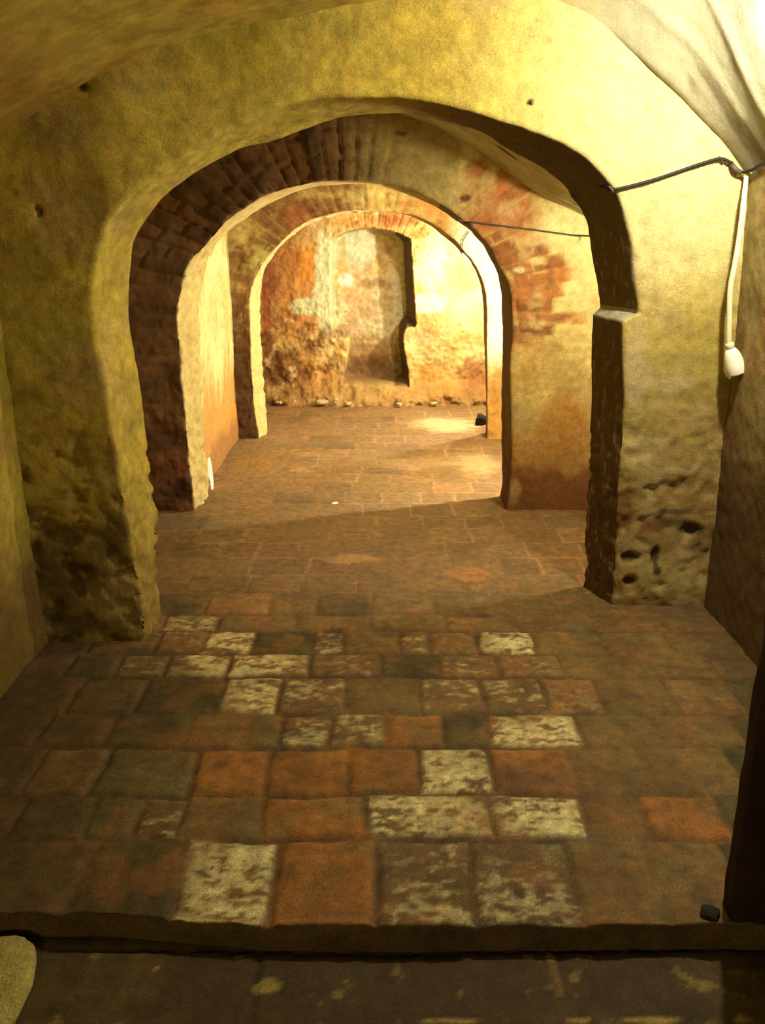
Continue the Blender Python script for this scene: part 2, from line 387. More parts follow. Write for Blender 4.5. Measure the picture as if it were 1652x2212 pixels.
# ---- third arch
D3 = lambda x: 6.8
D3b = lambda x: 7.02
f3 = [
 [(558,950),(549,879),(545,812),(541,737),(539,661),(543,624)],
 [(543,624),(556,594),(575,560),(605,526),(639,496),(676,476),(714,464),(755,456),(800,451)],
 [(800,451),(838,453),(860,457),(894,464),(924,478),(950,496),(980,519),(1003,545),(1025,571),(1040,601),(1050,635)],
 [(1050,635),(1052,680),(1052,755),(1052,830),(1053,905),(1053,943)]]
b3 = [
 [(578,938),(573,879),(569,793),(563,718),(562,643),(566,605)],
 [(566,605),(579,571),(605,534),(639,504),(676,483),(725,468),(763,461),(800,457)],
 [(800,457),(857,459),(894,470),(924,485),(950,504),(980,528),(999,549),(1022,575),(1037,613),(1045,661)],
 [(1045,661),(1046,718),(1048,793),(1050,868),(1049,925)]]
def paint3(U, V, R, P):
    x, y, z = P[..., 0], P[..., 1], P[..., 2]
    col = plaster(x, y, z, lin(196, 170, 100), lin(170, 130, 70), lin(206, 184, 120), 9)
    mo, ti = brick(U + 0.02 * fbm(x, y, z, 9, 3, 2), V + 0.05 + 0.06 * fbm(x, y, z, 6, 3, 5), 0.066, 0.24, 5); mo = mo * 0.5
    bc = lin(140, 104, 62) * (0.75 + 0.35 * ti)[..., None] * (1 + 0.35 * fbm(x, y, z, 16, 3, 6))[..., None]
    bc = mixc(bc, lin(200, 170, 104), 0.6 * mo)
    bc = mixc(bc, lin(190, 166, 100), 0.7 * sstep(0.05, 0.4, fbm(x, y, z, 11, 4, 71)))
    bc = mixc(bc, lin(110, 66, 40), 0.6 * sstep(0.05, 0.4, fbm(x, y, z, 7, 4, 91)))
    ex = (R < 0.9) * sstep(-0.15, 0.2, fbm(x, y, z, 5, 4, 15) + 0.8 * sstep(0.3, -0.7, x) - 0.35)
    col = col * (1 - ex[..., None]) + bc * ex[..., None]
    col = mixc(col, lin(84, 52, 30), 0.8 * sstep(-0.82, -0.95, x) * sstep(1.15, 0.6, z + 0.4 * fbm(x, y, z, 3, 3, 5)) * (R < 0.9))
    col = mixc(col, lin(252, 246, 222), 0.95 * sstep(0.45, 0.7, x) * sstep(0.45, 0.8, z + 0.15 * fbm(x, y, z, 6, 3, 3)) * 1.0 * (R < 0.9))  # right face whitened in colour to imitate strong lamp light
    col = mixc(col, lin(200, 140, 56), 0.7 * sstep(0.5, 0.2, z) * (x > 0.3))
    fr = [(640,470,40,30,lin(164,92,60),0.6,1.0),(560,560,30,30,lin(200,190,110),0.7,1.0),(930,455,26,16,lin(200,140,76),0.8,1.0),(880,440,26,10,lin(160,92,56),0.7,1.0),(780,420,60,12,lin(205,190,120),0.5,1.0),(520,500,40,24,lin(206,190,110),0.6,1.0)]
    fc = blobs(col.copy(), x, z, D3, fr, 9.0)
    col = np.where((R < 1)[..., None], fc, col)
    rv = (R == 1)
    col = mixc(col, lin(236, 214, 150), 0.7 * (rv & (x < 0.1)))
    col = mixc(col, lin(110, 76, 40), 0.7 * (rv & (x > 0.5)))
    return col
def relief3(U, V, R, P):
    x, y, z = P[..., 0], P[..., 1], P[..., 2]
    mo, ti = brick(U, V + 0.05, 0.066, 0.24, 5)
    return (R < 0.9) * (0.008 * mo + 0.012 * (ti - 0.5)) * sstep(0.4, 0.1, x) + 0.022 * (R < 0.9) * fbm(x, y, z, 13, 3, 5) + 0.012 * (R >= 0.4) * (R < 1.5) * (x < 0.2) * fbm(U, V, 0 * z, 20, 2, 3)
arch_wall('wall_third_arch', f3, b3, [90, 90, 90, 90], D3, D3b, -1.7, 1.8, 2.6, paint3, relief3, amp=0.8, zc=1.05, rings=56)

# ------------------------------------------------------------------ far wall with its niche
def poly_sdf(x, z, poly):
    d = np.full(x.shape, 1e9); ins = np.zeros(x.shape, bool); n = len(poly)
    for i in range(n):
        a = np.array(poly[i]); b = np.array(poly[(i + 1) % n]); e = b - a
        wx, wz = x - a[0], z - a[1]
        t = np.clip((wx * e[0] + wz * e[1]) / (e @ e), 0, 1)
        d = np.minimum(d, np.hypot(wx - e[0] * t, wz - e[1] * t))
        c = ((a[1] > z) != (b[1] > z)) & (x < (b[0] - a[0]) * (z - a[1]) / (b[1] - a[1] + 1e-12) + a[0])
        ins ^= c
    return np.where(ins, d, -d)
D4 = 8.3
npx = [(737,829),(747,790),(752,750),(752,714),(722,710),(714,690),(713,600),(713,535),(722,512),(745,500),(775,493),(803,491),(840,497),(868,506),(887,516),(890,560),(893,610),(897,660),(899,700),(897,708),(880,706),(873,716),(871,730),(873,755),(878,780),(882,800),(884,834),(840,832),(790,831)]
NP = [(unproj(a, b, D4)[0], unproj(a, b, D4)[2]) for a, b in npx]
gx = np.arange(-1.45, 1.55, 0.0085); gz = np.arange(-0.08, 2.3, 0.0085)
X, Z = np.meshgrid(gx, gz, indexing='ij')
sd = poly_sdf(X + 0.004 * fbm(X, Z, 0, 20, 2), Z + 0.004 * fbm(X, Z, 5, 20, 2), NP)
xr_n = NP[18][0]
ramp = 0.02 + 0.055 * sstep(0.10, 0.25, X)            # the right reveal is splayed
dep = 0.36 * np.clip(sd / ramp, 0, 1)
Y = D4 + dep
rub = sstep(0.26, 0.02, Z + 0.06 * fbm(X, Z, 1, 5, 3))
Y = Y - 0.22 * rub * (0.8 + 0.3 * fbm(X, Z, 3, 9, 3)) * (1 - (sd > 0) * 0.4)
Y = Y + 0.022 * fbm(X, Z, 2, 4, 3) + 0.012 * fbm(X, Z, 8, 15, 3) + 0.006 * fbm(X, Z, 3, 40, 2)
lowrough = sstep(1.1, 0.6, Z) * sstep(-0.1, -0.5, X)
Y = Y + 0.03 * lowrough * fbm(X, Z, 31, 14, 3)
col = plaster(X, Z * 0 + 3, Z, lin(206, 180, 112), lin(196, 150, 80), lin(222, 204, 150), 14)
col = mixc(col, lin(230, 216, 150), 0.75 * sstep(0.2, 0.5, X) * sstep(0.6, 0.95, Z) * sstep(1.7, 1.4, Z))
col = mixc(col, lin(150, 100, 52), 0.8 * sstep(-0.35, -0.85, X + 0.3 * fbm(X, Z, 7, 3, 3)))
sk = lin(208, 214, 176); og = lin(194, 138, 76); rd = lin(146, 74, 44)
bl = [(640,630,50,110,og,0.85,0.5),(660,560,26,50,lin(214,140,50),0.7,0.8),(640,715,36,32,og,0.8,0.7),(576,670,10,70,rd,0.8,0.8),(585,600,22,40,lin(130,70,52),0.7,0.9),(615,560,30,40,lin(158,104,60),0.6,1.0),
      (700,570,20,65,sk,0.9,0.5),(668,662,44,20,sk,0.95,0.18),(700,655,24,60,sk,0.9,0.45),(705,690,16,30,sk,0.8,0.5),(716,600,4,110,lin(240,226,170),0.8,0.3),
      (735,720,26,10,lin(150,130,100),0.8,0.5),(730,735,22,6,lin(220,200,160),0.7,0.5),
      (925,655,42,22,lin(238,240,214),0.85,0.25),(930,580,36,60,lin(236,236,196),0.7,0.8),(1000,600,34,44,lin(226,222,90),0.55,0.9),(1015,650,24,24,lin(196,200,160),0.7,0.9),
      (800,480,80,14,lin(206,140,80),0.75,0.7),(860,475,50,14,lin(184,112,64),0.85,0.7),(905,505,24,14,lin(214,136,60),0.8,0.8),(740,470,50,12,lin(206,160,90),0.6,0.9),
      (930,800,40,14,lin(208, 150, 72),0.8,0.9),(960,835,60,30,lin(206, 156, 80),0.8,0.8),(900,775,20,12,lin(226,200,130),0.6,0.8),(905,840,18,24,lin(206, 156, 80),0.8,0.8),
      (1025,830,34,50,lin(140,82,38),0.85,0.9),(1010,730,36,12,lin(190,140,80),0.6,1.0),
      (690,810,50,40,lin(190,138,68),0.85,0.8),(680,780,60,16,lin(206,160,80),0.6,0.9),(735,790,8,50,lin(206,160,90),0.6,0.6),
      (620,830,40,60,lin(112,74,44),0.7,0.9),(590,800,24,60,lin(120,80,46),0.7,1.0),(600,850,30,30,lin(64,40,34),0.7,0.8),(640,720,24,34,lin(196,160,96),0.5,1.0),(610,740,14,20,lin(200,170,100),0.5,1.0),
      (725,850,110,14,lin(196,150,90),0.5,1.0)]
col = blobs(col, X, Z, lambda x: D4, bl, 3.0)
# arch bricks over the niche
col = mixc(col, lin(96, 62, 36), 0.65 * lowrough * sstep(0.0, 0.35, fbm(X, Z, 61, 11, 4)))
col = mixc(col, lin(226, 200, 140), 0.6 * lowrough * sstep(0.1, 0.4, fbm(X, Z, 71, 13, 4)))
cxn, czn = unproj(803, 640, D4)[0], unproj(803, 640, D4)[2]
ang = np.arctan2(X - cxn, Z - czn); rad = np.hypot(X - cxn, Z - czn)
mo, ti = brick(ang * 0.75, rad, 0.07, 0.3, 8)
bk = sstep(-0.004, -0.012, sd) * sstep(-0.20, -0.15, sd) * sstep(1.3, 1.38, Z) * sstep(-0.45, -0.2, X) * sstep(0.5, 0.4, X)
col = col * (1 - 0.35 * bk[..., None] * mo[..., None]) * (1 + 0.5 * bk * (ti - 0.5))[..., None]
Y = Y + 0.006 * bk * mo
# inside the niche: pale wash above, warm brown stains below
inn = sstep(0.0, 0.02, sd)
nic = plaster(X, Z * 0 + 6, Z, lin(222, 212, 168), lin(206, 190, 140), lin(212, 170, 104), 21)
D4n = lambda x: D4 + 0.36
nic = blobs(nic, X, Z, D4n, [(760,540,50,50,lin(208,216,184),0.8,0.8),(748,605,17,17,lin(250,250,236),0.95,0.5),(810,612,36,13,lin(150,118,66),0.75,1.0),(800,660,40,24,lin(176,140,90),0.6,1.1),(770,640,30,24,lin(206,160,110),0.6,1.0),
      (800,760,60,40,lin(160,116,68),0.75,0.9),(790,800,70,44,lin(104,68,40),0.85,0.8),(760,700,26,40,lin(180,130,90),0.5,1.0),(800,740,26,5,lin(220,190,130),0.7,0.9),(770,715,20,6,lin(206,180,140),0.7,0.8),(740,560,8,60,lin(206,176,90),0.5,0.8),(820,560,10,16,lin(160,130,80),0.5,0.9)], 4.0)
col = col * (1 - inn[..., None]) + nic * inn[..., None]
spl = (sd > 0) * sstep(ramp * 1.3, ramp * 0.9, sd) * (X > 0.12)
col = mixc(col, lin(70, 48, 30), 0.9 * spl)  # dark brown paints in the shade of the splayed right reveal
col = mixc(col, lin(158, 120, 68), 0.7 * sstep(0.24, 0.12, Z + 0.05 * fbm(X, Z, 9, 8, 3)))
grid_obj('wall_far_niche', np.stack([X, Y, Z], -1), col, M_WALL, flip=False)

# ------------------------------------------------------------------ side walls
def side_wall(name, y0, y1, z1, xf, painter, flip, res=0.015, amp=1.0):
    yy, zz = np.meshgrid(np.arange(y0, y1 + res, res), np.arange(-0.12, z1, res), indexing='ij')
    xx = xf(yy, zz)
    P = np.stack([xx, yy, zz], -1)
    for a, (f, am) in enumerate(((2.2, 0.014), (8, 0.006), (26, 0.003))):
        P[..., 0] += amp * am * fbm(xx, yy, zz, f, 2, a * 5)
    return grid_obj(name, P, painter(xx, yy, zz), M_WALL, flip=flip)
def p_near(x, y, z):
    c = plaster(x, y, z, OCH, OLV, lin(176, 140, 70), 40)
    return mixc(c, lin(112, 82, 36), 0.8 * sstep(0.7, 0.25, z + 0.2 * fbm(x, y, z, 5, 4, 3)))
def p_nearR(x, y, z):
    c = plaster(x, y, z, lin(176, 156, 92), lin(150, 130, 70), lin(160, 120, 64), 44)
    return mixc(c, lin(104, 72, 36), 0.85 * sstep(1.0, 0.5, z + 0.2 * fbm(x, y, z, 5, 4, 3)))
def p_bay(x, y, z):
    c = plaster(x, y, z, lin(226, 212, 150), lin(212, 192, 124), lin(220, 200, 130), 50)
    c = mixc(c, lin(204, 144, 60), 0.85 * sstep(0.72, 0.42, z + 0.25 * fbm(x * 3, y * 3, z * 0.6, 4, 3, 3)))
    return mixc(c, lin(150, 104, 60), 0.7 * sstep(0.28, 0.1, z + 0.1 * fbm(x, y, z, 7, 3, 3)))
side_wall('wall_left', 1.5, 3.45, 2.1, lambda y, z: -1.37 - 0.0 * z, p_near, True)
side_wall('wall_right', 1.5, 3.75, 2.6, lambda y, z: 1.43 - 0.03 * z / 1.8, p_nearR, False)
side_wall('wall_left.001', 3.4, 5.05, 2.4, lambda y, z: -1.45 + 0 * z, p_bay, True, 0.03)
side_wall('wall_right.001', 3.7, 5.05, 2.4, lambda y, z: 1.50 + 0 * z, p_bay, False, 0.03)
side_wall('wall_left.002', 5.15, 6.9, 2.3, lambda y, z: -1.14 + 0 * z, p_bay, True, 0.015, 0.9)
side_wall('wall_right.002', 5.15, 6.9, 2.3, lambda y, z: 1.45 + 0 * z, p_bay, False, 0.03)
side_wall('wall_left.003', 6.95, 8.45, 2.3, lambda y, z: -1.25 + 0 * z, p_bay, True, 0.03)
side_wall('wall_right.003', 6.95, 8.45, 2.3, lambda y, z: 1.40 + 0 * z, p_bay, False, 0.03)

# ------------------------------------------------------------------ vaults
def profile(px, D):
    w = np.array([unproj(a, b, D) for a, b in px]); r = resample(w, 200)
    o = np.argsort(r[:, 0]); return r[o, 0], r[o, 2]
def vault(name, y0, y1, x0, x1, zf, painter, res=0.015, amp=1.0):
    xx, yy = np.meshgrid(np.arange(x0, x1 + res, res), np.arange(y0, y1 + res, res), indexing='ij')
    zz = zf(xx, yy)
    P = np.stack([xx, yy, zz], -1)
    if name == 'ceiling.001': P[..., 1] = np.maximum(yy, 3.35 + 0.35 * np.clip((xx + 0.95) / 1.95, 0, 1))
    P[..., 2] += amp * (0.015 * fbm(xx, yy, zz, 2.2, 2, 3) + 0.006 * fbm(xx, yy, zz, 8, 2, 9) + 0.003 * fbm(xx, yy, zz, 26, 2, 5))
    return grid_obj(name, P, painter(xx, yy, zz), M_VAULT, flip=True)
px1, pz1 = profile([(-110,450),(-60,365),(0,300),(90,236),(170,190),(300,122),(450,70),(700,22),(900,-8),(1020,-10),(1100,0),(1200,25),(1300,64),(1400,146),(1500,240),(1590,345),(1650,450)], DF1)
def z_near(x, y):
    b = np.interp(x, px1, pz1)
    q = np.maximum(3.56 - y, 0)                      # the severy lifts away from the end wall on the lamp side
    ext = 0.46 * (1 - np.exp(-q / 0.38)) * sstep(0.15, 0.95, x) * (1 - 0.75 * sstep(1.02, 1.36, x))
    rd = -0.010 * np.exp(-((y - 3.40 + 0.03 * np.sin(x * 5)) / 0.018) ** 2) - 0.012 * np.exp(-((y - 3.22 + 0.05 * np.sin(x * 4)) / 0.022) ** 2)
    return b + ext + rd * sstep(0.0, 0.4, x)
def p_v1(x, y, z):
    c = plaster(x, y, z, lin(200, 172, 64), lin(186, 156, 50), lin(206, 148, 50), 60)
    c = mixc(c, lin(178, 176, 148), 0.85 * sstep(0.3, 0.9, x))  # right side greyed in colour to subdue the strong lamp light
    c = mixc(c, lin(110, 90, 60), 0.75 * sstep(0.05, 0.35, fbm(x * 1.5, x * 0.3, y * 6, 2.5, 4, 8)) * sstep(0.2, 0.5, x) * sstep(2.75, 3.15, y))
    c = mixc(c, lin(176, 120, 40), 0.5 * sstep(-0.7, -1.2, x))
    return c
vault('ceiling', 1.3, 3.75, -1.5, 1.6, z_near, p_v1)
px2, pz2 = profile([(200,470),(330,400),(450,330),(560,280),(700,250),(800,243),(900,270),(1000,325),(1090,385),(1170,440),(1270,484),(1340,540),(1400,640)], D2)
def p_v2(x, y, z):
    c = plaster(x, y, z, lin(206, 200, 152), lin(196, 184, 124), lin(180, 160, 100), 70)
    return mixc(c, lin(60, 44, 20), 0.95 * sstep(1.0, 0.7, np.hypot((x - 0.56) / 0.06, (y - 4.3) / 0.06)))
vault('ceiling.001', 3.5, 5.05, -1.6, 1.6, lambda x, y: np.interp(x, px2, pz2) + 0.03 + 0.55 * sstep(0.98, 1.2, x) * sstep(4.75, 4.5, y), p_v2)
vz = lambda k, w: (lambda x, y: 1.15 + k * np.sqrt(np.clip(1 - (x / w) ** 2, 0.0, 1)))
vault('ceiling.002', 5.15, 6.9, -1.5, 1.6, vz(1.0, 1.7), p_bay, 0.03)
vault('ceiling.003', 6.95, 8.6, -1.5, 1.6, vz(0.85, 1.7), p_bay, 0.03)

# ------------------------------------------------------------------ floor: worn square brick pavers
W_, w_, O_, o_, B_, DK, G_ = 'W', 'w', 'O', 'o', 'B', 'D', 'G'
ROWS = [   # (near edge py, far edge py, [(left px, right px, kind) ...]) measured at the row's middle
 (1995, 1812, [(-60,170,DK),(170,385,DK),(385,592,W_),(592,806,O_),(806,1012,w_),(1022,1236,w_),(1240,1420,B_),(1420,1600,B_),(1600,1800,DK)]),
 (1812, 1715, [(-90,40,DK),(40,190,DK),(190,300,G_),(300,395,w_),(395,560,B_),(560,782,O_),(790,1060,W_),(1062,1262,W_),(1262,1390,B_),(1390,1570,O_),(1570,1760,DK)]),
 (1715, 1612, [(-100,70,DK),(70,215,o_),(215,420,G_),(420,572,O_),(578,752,O_),(752,895,O_),(905,1062,W_),(1065,1235,O_),(1235,1405,B_),(1405,1590,B_),(1590,1750,DK)]),
 (1612, 1540, [(-80,90,DK),(90,240,DK),(240,405,DK),(405,598,B_),(602,712,w_),(712,826,w_),(832,962,O_),(962,1048,DK),(1052,1256,W_),(1256,1420,B_),(1420,1590,B_),(1590,1740,DK)]),
 (1540, 1462, [(-60,160,DK),(160,305,G_),(305,478,DK),(478,602,W_),(602,746,w_),(746,902,B_),(906,1045,w_),(1045,1172,w_),(1175,1300,o_),(1300,1450,B_),(1450,1600,o_),(1600,1760,DK)]),
 (1462, 1412, [(0,150,DK),(150,250,DK),(250,352,w_),(360,492,W_),(495,666,W_),(668,822,w_),(822,950,DK),(950,1080,w_),(1080,1215,w_),(1215,1390,B_),(1390,1540,B_),(1540,1700,B_)]),
 (1412, 1362, [(60,200,DK),(200,340,DK),(340,420,w_),(440,545,W_),(548,672,DK),(675,745,w_),(745,862,B_),(862,922,w_),(925,1032,o_),(1035,1158,W_),(1158,1300,B_),(1300,1450,B_),(1450,1640,B_)]),
 (1362, 1328, [(100,230,DK),(230,350,B_),(350,472,w_),(472,640,B_),(640,800,B_),(800,960,B_),(960,1120,o_),(1120,1280,B_),(1280,1440,B_),(1440,1600,B_)])]
EDGE = on_floor(826, 1995)[1]
yb = [EDGE - 0.2] + [on_floor(826, r[1])[1] for r in ROWS]
yb[0] = on_floor(826, 1995)[1] - 0.06
rows_x, rows_k = [], []
for near, far, cells in ROWS:
    mid = 0.5 * (near + far)
    rows_x.append([on_floor(c[0], mid)[0] for c in cells] + [on_floor(cells[-1][1], mid)[0]])
    rows_k.append([c[2] for c in cells])
y = yb[-1]; n_near = len(ROWS); rr = random.Random(5)
while y < 8.6:
    y += rr.uniform(0.2, 0.27); yb.append(y)
    xs = [-1.75 + rr.uniform(0, 0.2)]
    while xs[-1] < 1.8: xs.append(xs[-1] + rr.uniform(0.2, 0.29))
    rows_x.append(xs); rows_k.append([rr.choice('BBBBoBDB') for _ in xs[:-1]])
yb = np.array(yb)
KC = {'W': lin(140, 104, 54), 'w': lin(120, 92, 50), 'O': lin(156, 104, 42), 'o': lin(146, 106, 54), 'B': lin(122, 96, 48), 'D': lin(80, 68, 33), 'G': lin(106, 96, 52)}
KW = {'W': 1.0, 'w': 0.55, 'O': 0.05, 'o': 0.22, 'B': 0.05, 'D': 0.0, 'G': 0.14}
gx = np.arange(-1.6, 1.65, 0.009); gy = np.arange(EDGE - 0.001, 8.5, 0.009)
X, Y = np.meshgrid(gx, gy, indexing='ij')
Xw = X + 0.012 * fbm(X, Y, 0, 5, 2, 1); Yw = Y + 0.012 * fbm(X, Y, 3, 5, 2, 2)
ri = np.clip(np.searchsorted(yb, Yw.ravel()) - 1, 0, len(rows_x) - 1).reshape(X.shape)
ci = np.zeros(X.shape, int); fl = np.zeros(X.shape); fr_ = np.zeros(X.shape); kc = np.zeros(X.shape + (3,)); kw = np.zeros(X.shape); loc_u = np.zeros(X.shape)
for r in range(len(rows_x)):
    m = ri == r
    if not m.any(): continue
    e = np.array(rows_x[r]); q = np.clip(np.searchsorted(e, Xw[m]) - 1, 0, len(e) - 2)
    ci[m] = q; fl[m] = Xw[m] - e[q]; fr_[m] = e[q + 1] - Xw[m]
    kk = rows_k[r]; kc[m] = np.array([KC[k] for k in kk])[q]; kw[m] = np.array([KW[k] for k in kk])[q]
dy0 = Yw - yb[ri]; dy1 = yb[np.minimum(ri + 1, len(yb) - 1)] - Yw
de = np.minimum(np.minimum(np.abs(fl), np.abs(fr_)), np.minimum(np.abs(dy0), np.abs(dy1)))
far_f = sstep(3.3, 4.2, Y)
keep = 0.35 + 0.65 * np.maximum(kw > 0.1, kc[..., 0] > 0.3)
joint = keep * sstep(0.016, 0.003, de + 0.005 * fbm(X, Y, 0, 30, 2)) * (1 - 0.3 * far_f) * sstep(-0.45, 0.2, fbm(X, Y, 5, 3.5, 3, 21) + 0.25 - 0.3 * far_f)
rnd = hsh(ri, ci, 2); rnd2 = hsh(ri, ci, 4)
Z = 0.007 * (rnd - 0.5) * (1 - 0.7 * far_f) - (0.008 - 0.005 * far_f) * joint - 0.004 * sstep(0.03, 0.0, de) * (1 - far_f)
Z += 0.006 * fbm(X, Y, 1, 3, 3) + 0.004 * fbm(X, Y, 7, 14, 3) + 0.0018 * fbm(X, Y, 9, 45, 2)
Z += 0.012 * (hsh(ri, ci, 6) - 0.5) * (fl - fr_) * (1 - 0.7 * far_f)
streak = 0.7 * fbm(X * 1.0, Y * 2.0, 0, 14, 4, 4) + 1.1 * fbm(X, Y * 1.6, 2, 38, 3, 8)
white = kw * sstep(-0.3, 0.5, streak * 1.3 + 1.0 * (kw - 0.75) + 0.35 * (rnd2 - 0.5) + 0.5 * fbm(X, Y, 3, 6, 2, 41))
col = kc * (0.82 + 0.36 * rnd)[..., None]
col = col * (1 + 0.5 * fbm(X, Y, 4, 7, 4, 3))[..., None]
col = mixc(col, lin(112, 84, 42), 0.55 * sstep(0.0, 0.5, fbm(X, Y, 6, 4, 4, 12)))
col = mixc(col, lin(150, 100, 48), 0.5 * sstep(0.1, 0.45, fbm(X, Y, 16, 8, 4, 22)))
col = mixc(col, lin(110, 102, 56), 0.45 * sstep(0.15, 0.45, fbm(X, Y, 26, 6, 4, 32)))
col = mixc(col, lin(84, 60, 40), 0.5 * sstep(0.15, 0.5, fbm(X, Y, 36, 10, 4, 52)))
dirx = np.cos(rnd * 6.28); diry = np.sin(rnd * 6.28)
lu = dirx * (fl - fr_) / 0.24 + diry * (dy0 - dy1) / 0.24           # where on its paver the old whitewash survives
white = white * (1 - (1 - 0.5 * kw) * sstep(-0.1, 0.9, lu + 0.9 * fbm(X, Y, 11, 9, 3, 5)))
white = white * sstep(-0.02, 0.03, de - 0.004 + 0.012 * fbm(X, Y, 17, 25, 2, 5))
white = white * (0.72 + 0.5 * fbm(X, Y, 19, 55, 2, 5))
col = mixc(col, lin(246, 232, 160), 0.95 * np.clip(white, 0, 1) * (1 - joint))
col = mixc(col, lin(78, 60, 34), 0.6 * joint * (1 - 0.5 * far_f))
# trodden dust hides most of the joints further in
fj = sstep(0.014, 0.004, de + 0.004 * fbm(X, Y, 0, 30, 2)) * far_f * sstep(-0.1, 0.3, fbm(X, Y, 15, 2.2, 2, 9))
dust = lin(136, 106, 72)
col = mixc(col, dust, 0.5 * far_f * sstep(-0.4, 0.4, fbm(X, Y, 9, 2.5, 3, 3)) + 0.3 * far_f)
col = mixc(col, lin(176, 138, 90), 0.55 * fj * (hsh(ri, ci, 9) > 0.35))
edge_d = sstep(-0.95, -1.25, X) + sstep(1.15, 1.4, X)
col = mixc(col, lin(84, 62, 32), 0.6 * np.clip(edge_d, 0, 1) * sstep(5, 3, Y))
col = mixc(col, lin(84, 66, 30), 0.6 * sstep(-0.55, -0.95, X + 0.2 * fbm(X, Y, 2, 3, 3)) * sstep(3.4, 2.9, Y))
for px, py, rx, ry, c, s in ((760,1208,56,10,lin(186,142,86),0.8),(1010,1240,46,14,lin(180,122,64),0.6),(960,916,70,14,lin(190,176,130),0.7),(900,1000,90,14,lin(170,140,96),0.5),(1030,1000,50,24,lin(200,170,120),0.5),(560,1000,60,30,lin(150,112,50),0.5),(724,1086,5,2.5,lin(250,244,220),1.0)):
    cx, cy = on_floor(px, py); ex = on_floor(px + rx, py)[0] - cx; ey = on_floor(px, py - ry)[1] - cy
    q = np.hypot((X - cx) / ex, (Y - cy) / ey) + 0.5 * fbm(X, Y * 2, 3, 9, 4, 6)
    col = mixc(col, c, s * sstep(1.4, 0.5, q))
# rough plaster dust washed against the pier feet
# front skirt of the step: bend the first rows of the lattice down
edge_x = EDGE + 0.035 * sstep(-0.2, -0.75, gx) + 0.006 * fbm(gx, 0, 0, 6, 2)
P = np.stack([X, Y, Z], -1)
P[:, :, 1] = np.maximum(P[:, :, 1], edge_x[:, None])
lip = []
for dz, dyy in ((-0.14, 0.004), (-0.09, 0.0), (-0.05, -0.002), (-0.018, -0.002), (-0.005, 0.0)):
    r = P[:, 0, :].copy(); r[:, 1] = edge_x + dyy + 0.004 * fbm(gx, dz * 20, 0, 20, 2); r[:, 2] += dz; lip.append(r)
P = np.concatenate([np.stack(lip, 1), P], 1)
lc = np.repeat((lin(100, 76, 36) * np.ones((len(gx), 1)))[:, None, :], 5, 1) * (1 + 0.4 * fbm(gx[:, None], np.arange(5)[None, :] * 0.2, 0, 7, 3))[..., None]
col = np.concatenate([lc, col], 1)
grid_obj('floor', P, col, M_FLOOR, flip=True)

# lower threshold floor in front of the step
gx2 = np.arange(-1.9, 1.9, 0.011); gy2 = np.arange(-1.2, EDGE + 0.06, 0.011)
X, Y = np.meshgrid(gx2, gy2, indexing='ij'); LOW = -0.075
Z = LOW + 0.006 * fbm(X, Y, 0, 3, 3) + 0.004 * fbm(X, Y, 4, 15, 3) + 0.002 * fbm(X, Y, 8, 45, 2)
col = np.ones(X.shape + (3,)) * lin(76, 58, 26)
col = mixc(col, lin(90, 72, 32), sstep(-0.1, 0.4, fbm(X, Y, 2, 5, 4, 3)))
col = mixc(col, lin(150, 126, 60), 0.7 * sstep(0.45, 0.6, fbm(X, Y, 2, 22, 3, 5)))
def seam(x0, y0, x1, y1, w):
    ex, ey = x1 - x0, y1 - y0; L2 = ex * ex + ey * ey
    t = np.clip(((X - x0) * ex + (Y - y0) * ey) / L2, 0, 1)
    return sstep(w, w * 0.3, np.hypot(X - x0 - t * ex, Y - y0 - t * ey) + 0.006 * fbm(X, Y, 1, 25, 2))
a = on_floor(1180, 2045, LOW); b = on_floor(1212, 2150, LOW); s = seam(a[0], a[1], b[0], b[1], 0.014)
col = mixc(col, lin(130, 104, 50), 0.8 * s); Z += 0.004 * s
for q0, q1 in (((-60, 2052), (900, 2056)), ((900, 2056), (1660, 2046)), ((560, 2060), (540, 2212)), ((-200, 2330), (1900, 2330))):
    a = on_floor(*q0, LOW); b = on_floor(*q1, LOW); s = seam(a[0], a[1], b[0], b[1], 0.012); Z -= 0.008 * s; col = mixc(col, lin(44, 34, 16), 0.35 * s)
for px, py, rx, ry in ((250,2010,24,10),(575,2130,30,14),(335,2096,6,5),(1400,2208,60,6),(1600,2204,16,8),(1250,2208,26,5),(980,2206,60,5)):
    cx, cy = on_floor(px, py, LOW); ex = on_floor(px + rx, py, LOW)[0] - cx; ey = on_floor(px, py - ry, LOW)[1] - cy
    q = np.hypot((X - cx) / ex, (Y - cy) / ey) + 0.5 * fbm(X, Y, 3, 18, 3, 6)
    col = mixc(col, lin(186, 160, 80), 0.75 * sstep(1.2, 0.8, q))
grid_obj('floor.001', np.stack([X, Y, Z], -1), col, M_FLOOR, flip=True)

